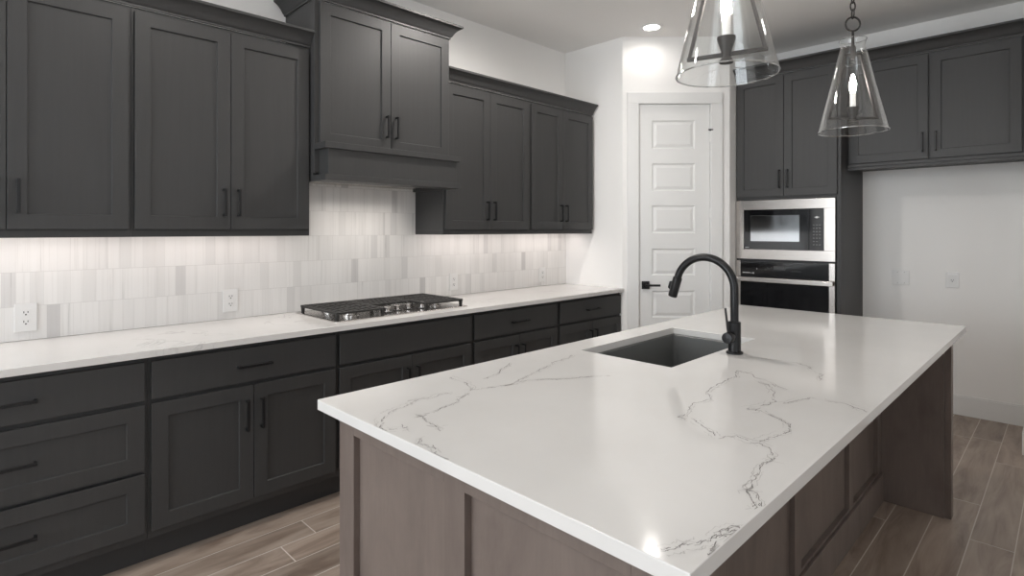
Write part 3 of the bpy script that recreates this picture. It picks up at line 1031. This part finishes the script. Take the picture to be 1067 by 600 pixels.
# ------------------------------------------------------------------ outlets
def outlet(T, uc, zc, label, w=0.078, h=0.128, kind='duplex', mat=PLASTIC):
    o = thing('wall_outlet', label, 'outlet', T(uc, 0, zc - h / 2), 'outlets')
    B().tbox(T, uc - w / 2, uc + w / 2, 0.0005, 0.0075, zc - h / 2, zc + h / 2).build('plate', mat, o, bevel=0.002)
    for s in ((0.021, -0.021) if kind == 'duplex' else (0.0,)):
        z = zc + s + (-0.004 if kind != 'duplex' else 0)
        b = B()
        b.tbox(T, uc - 0.016, uc + 0.016, 0.0075, 0.0095, z - 0.013, z + 0.013)
        f = b.build('socket', mat, o, bevel=0.003)
        b = B()
        b.tbox(T, uc - 0.0085, uc - 0.0055, 0.0095, 0.0099, z - 0.001, z + 0.008)
        b.tbox(T, uc + 0.0055, uc + 0.0085, 0.0095, 0.0099, z + 0.000, z + 0.008)
        b.tbox(T, uc - 0.003, uc + 0.003, 0.0095, 0.0099, z - 0.010, z - 0.0045)
        put(b.build('slot', DARKSLOT, f), 'dark slots')
    return o


TS = left_T(0.0092)
outlet(TS, 0.228, 1.018, 'white duplex outlet nearest on the backsplash, under the left edge cabinet')
outlet(TS, 1.096, 1.018, 'white duplex outlet on the backsplash just before the cooktop')
outlet(TS, 2.697, 1.018, 'white duplex outlet on the backsplash just past the cooktop')
outlet(TS, 3.707, 1.016, 'white duplex outlet on the backsplash nearest the pantry corner')
TW = back_T(5.4495)
o = outlet(TW, 2.692, 1.028, 'white single outlet with a pale sticker on the alcove wall', 0.080, 0.122, 'single')
B().tbox(TW, 2.664, 2.722, 0.0075, 0.0079, 1.066, 1.080).build('sticker', plain('white_sticker', (0.9, 0.9, 0.9), 0.4), o)
o = thing('blank_wall_plate', 'white double blank wall plate on the alcove wall beside the tower', 'wall plate', TW(2.361, 0, 0.968))
B().tbox(TW, 2.302, 2.420, 0.0005, 0.008, 0.968, 1.086).build('plate', PLASTIC, o, bevel=0.002)
for x in (2.338, 2.384):
    for z in (0.984, 1.070):
        B().lathe(TW(x, 0.008, z), [(0.0001, 0.0), (0.0035, 0.0), (0.003, 0.001), (0.0001, 0.001)], 12, (0, -1, 0)).build('screw', SCREW, o)

# ------------------------------------------------------------------ ceiling light and pendants
def recessed(x, y, label, watts, lamp=True):
    c = (x, y, CZ)
    cl = thing('recessed_light', label, 'ceiling light', c, 'recessed ceiling lights')
    B().lathe(c, [(0.062, -0.0005), (0.088, -0.0005), (0.086, -0.006), (0.064, -0.008)], 36, closed=True).build('trim_ring', TRIM, cl)
    B().lathe(c, [(0.0001, -0.0008), (0.062, -0.0008), (0.061, -0.004), (0.0001, -0.004)], 36).build('lens', CANLIT, cl)
    l = bpy.data.lights.new('recessed_lamp', 'SPOT')
    l.energy = watts
    l.spot_size = math.radians(178)
    l.spot_blend = 0.6
    l.shadow_soft_size = 0.06
    l.color = (1.0, 0.95, 0.90)
    lo = bpy.data.objects.new('recessed_lamp', l)
    COL.objects.link(lo)
    lo.location = (x, y, CZ - 0.02)


recessed(0.934, 4.007, 'lit round recessed ceiling light in front of the pantry wall', 3.5)
recessed(1.05, 2.45, 'added out-of-view recessed ceiling light above the aisle between cooktop and sink', 68)  # unseen fixture, added to brighten the aisle and upper left walls
recessed(1.25, 0.75, 'added out-of-view recessed ceiling light above the aisle beside the near island corner', 22)  # also added out of view, lifts the near aisle floor
recessed(3.6, 3.2, 'added out-of-view recessed ceiling light above the floor right of the island', 3)  # weak unseen fill, added for brightness right of the island
recessed(1.2, -1.0, 'added out-of-view recessed ceiling light above the room before the island', 14)  # added out of view to raise the general light level


def pendant(px, py, zb, ang, label):
    o = thing('pendant_light', label, 'pendant light', (px, py, zb), 'glass pendants over the island')
    c = Vector((px, py, zb))
    prof = [(0.148, 0.0), (0.140, 0.035), (0.060, 0.368), (0.054, 0.388), (0.0515, 0.402), (0.0525, 0.416), (0.0565, 0.430), (0.0585, 0.436)]
    t = 0.0028
    inner = [(r - t, h) for r, h in prof][::-1]
    B().lathe(c, prof + inner, 64, closed=True).build('glass_shade', GLASS, o, sharp=60)
    for rr_, hh, tt in ((0.1466, 0.0, 0.0024), (0.0572, 0.436, 0.0022)):
        B().tube([(px + rr_ * math.cos(2 * math.pi * k / 64), py + rr_ * math.sin(2 * math.pi * k / 64), zb + hh) for k in range(64)], tt, 10, closed=True).build('glass_rim', RIMGLASS, o)
    ca, sa = math.cos(ang), math.sin(ang)

    def T(u, w, z): return (px + ca * u - sa * w, py + sa * u + ca * w, zb + z)
    b = B()
    s = 0.0055
    hb, ht, zb0, zt0 = 0.116, 0.040, 0.056, 0.372
    b.tbox(T, -hb, hb, -s, s, zb0, zb0 + 0.011)
    b.tbox(T, -ht, ht, -s, s, zt0 - 0.011, zt0)
    for sg in (-1, 1):
        b.hexa([T(sg * hb - s * sg * 2, -s, zb0), T(sg * hb, -s, zb0), T(sg * hb, s, zb0), T(sg * hb - s * sg * 2, s, zb0),
                T(sg * ht - s * sg * 2, -s, zt0), T(sg * ht, -s, zt0), T(sg * ht, s, zt0), T(sg * ht - s * sg * 2, s, zt0)])
    b.build('frame', BRONZE, o)
    b = B()
    b.lathe(c, [(0.0001, 0.036), (0.020, 0.036), (0.021, 0.042), (0.0135, 0.052), (0.0135, 0.066), (0.027, 0.108), (0.027, 0.114), (0.0001, 0.114)], 28)
    b.build('socket_cup', BRONZE, o)
    B().lathe(c, [(0.0001, 0.114), (0.0125, 0.114), (0.0125, 0.182), (0.0001, 0.184)], 20).build('candle_sleeve', CANDLE, o)
    B().lathe(c, [(0.0001, 0.184), (0.009, 0.184), (0.011, 0.194), (0.0145, 0.212), (0.014, 0.226), (0.009, 0.248), (0.0035, 0.268), (0.0001, 0.270)], 20).build('bulb', BULB, o)
    b = B()
    b.lathe(c, [(0.0001, 0.345), (0.009, 0.345), (0.013, 0.358), (0.013, 0.400), (0.007, 0.412), (0.0055, 0.480), (0.0001, 0.481)], 20)
    b.build('stem', BRONZE, o)
    b = B()
    zr = 0.512
    b.tube([T(0.033 * math.cos(a), 0, zr + 0.033 * math.sin(a)) for a in [2 * math.pi * k / 24 for k in range(24)]], 0.0042, 10, closed=True)
    b.build('ring', BRONZE, o)
    b = B()
    zz = zr + 0.026
    k = 0
    while zb + zz + 0.05 < CZ - 0.03:
        hl, hw = 0.022, 0.0105
        pts = []
        for a in [2 * math.pi * q / 20 for q in range(20)]:
            u = hw * math.cos(a)
            v = hl * math.sin(a) * (1 if abs(math.sin(a)) > 0.5 else 1)
            pts.append(T(u, 0, zz + hl + v) if k % 2 else T(0, u, zz + hl + v))
        b.tube(pts, 0.0034, 8, closed=True)
        zz += 2 * hl - 0.007
        k += 1
    b.tube([(px, py, zb + zz), (px, py, CZ - 0.02)], 0.0028, 8)
    b.build('chain', BRONZE, o)
    B().lathe((px, py, CZ), [(0.0001, -0.0005), (0.062, -0.0005), (0.060, -0.016), (0.012, -0.024), (0.0001, -0.024)], 32).build('ceiling_canopy', BRONZE, o)
    return o


pendant(2.606, 1.66, 1.884, math.radians(15), 'nearer glass cone pendant, its top cut off by the frame')
pendant(2.606, 3.04, 1.884, math.radians(40), 'farther glass cone pendant showing its neck, ring and chain')
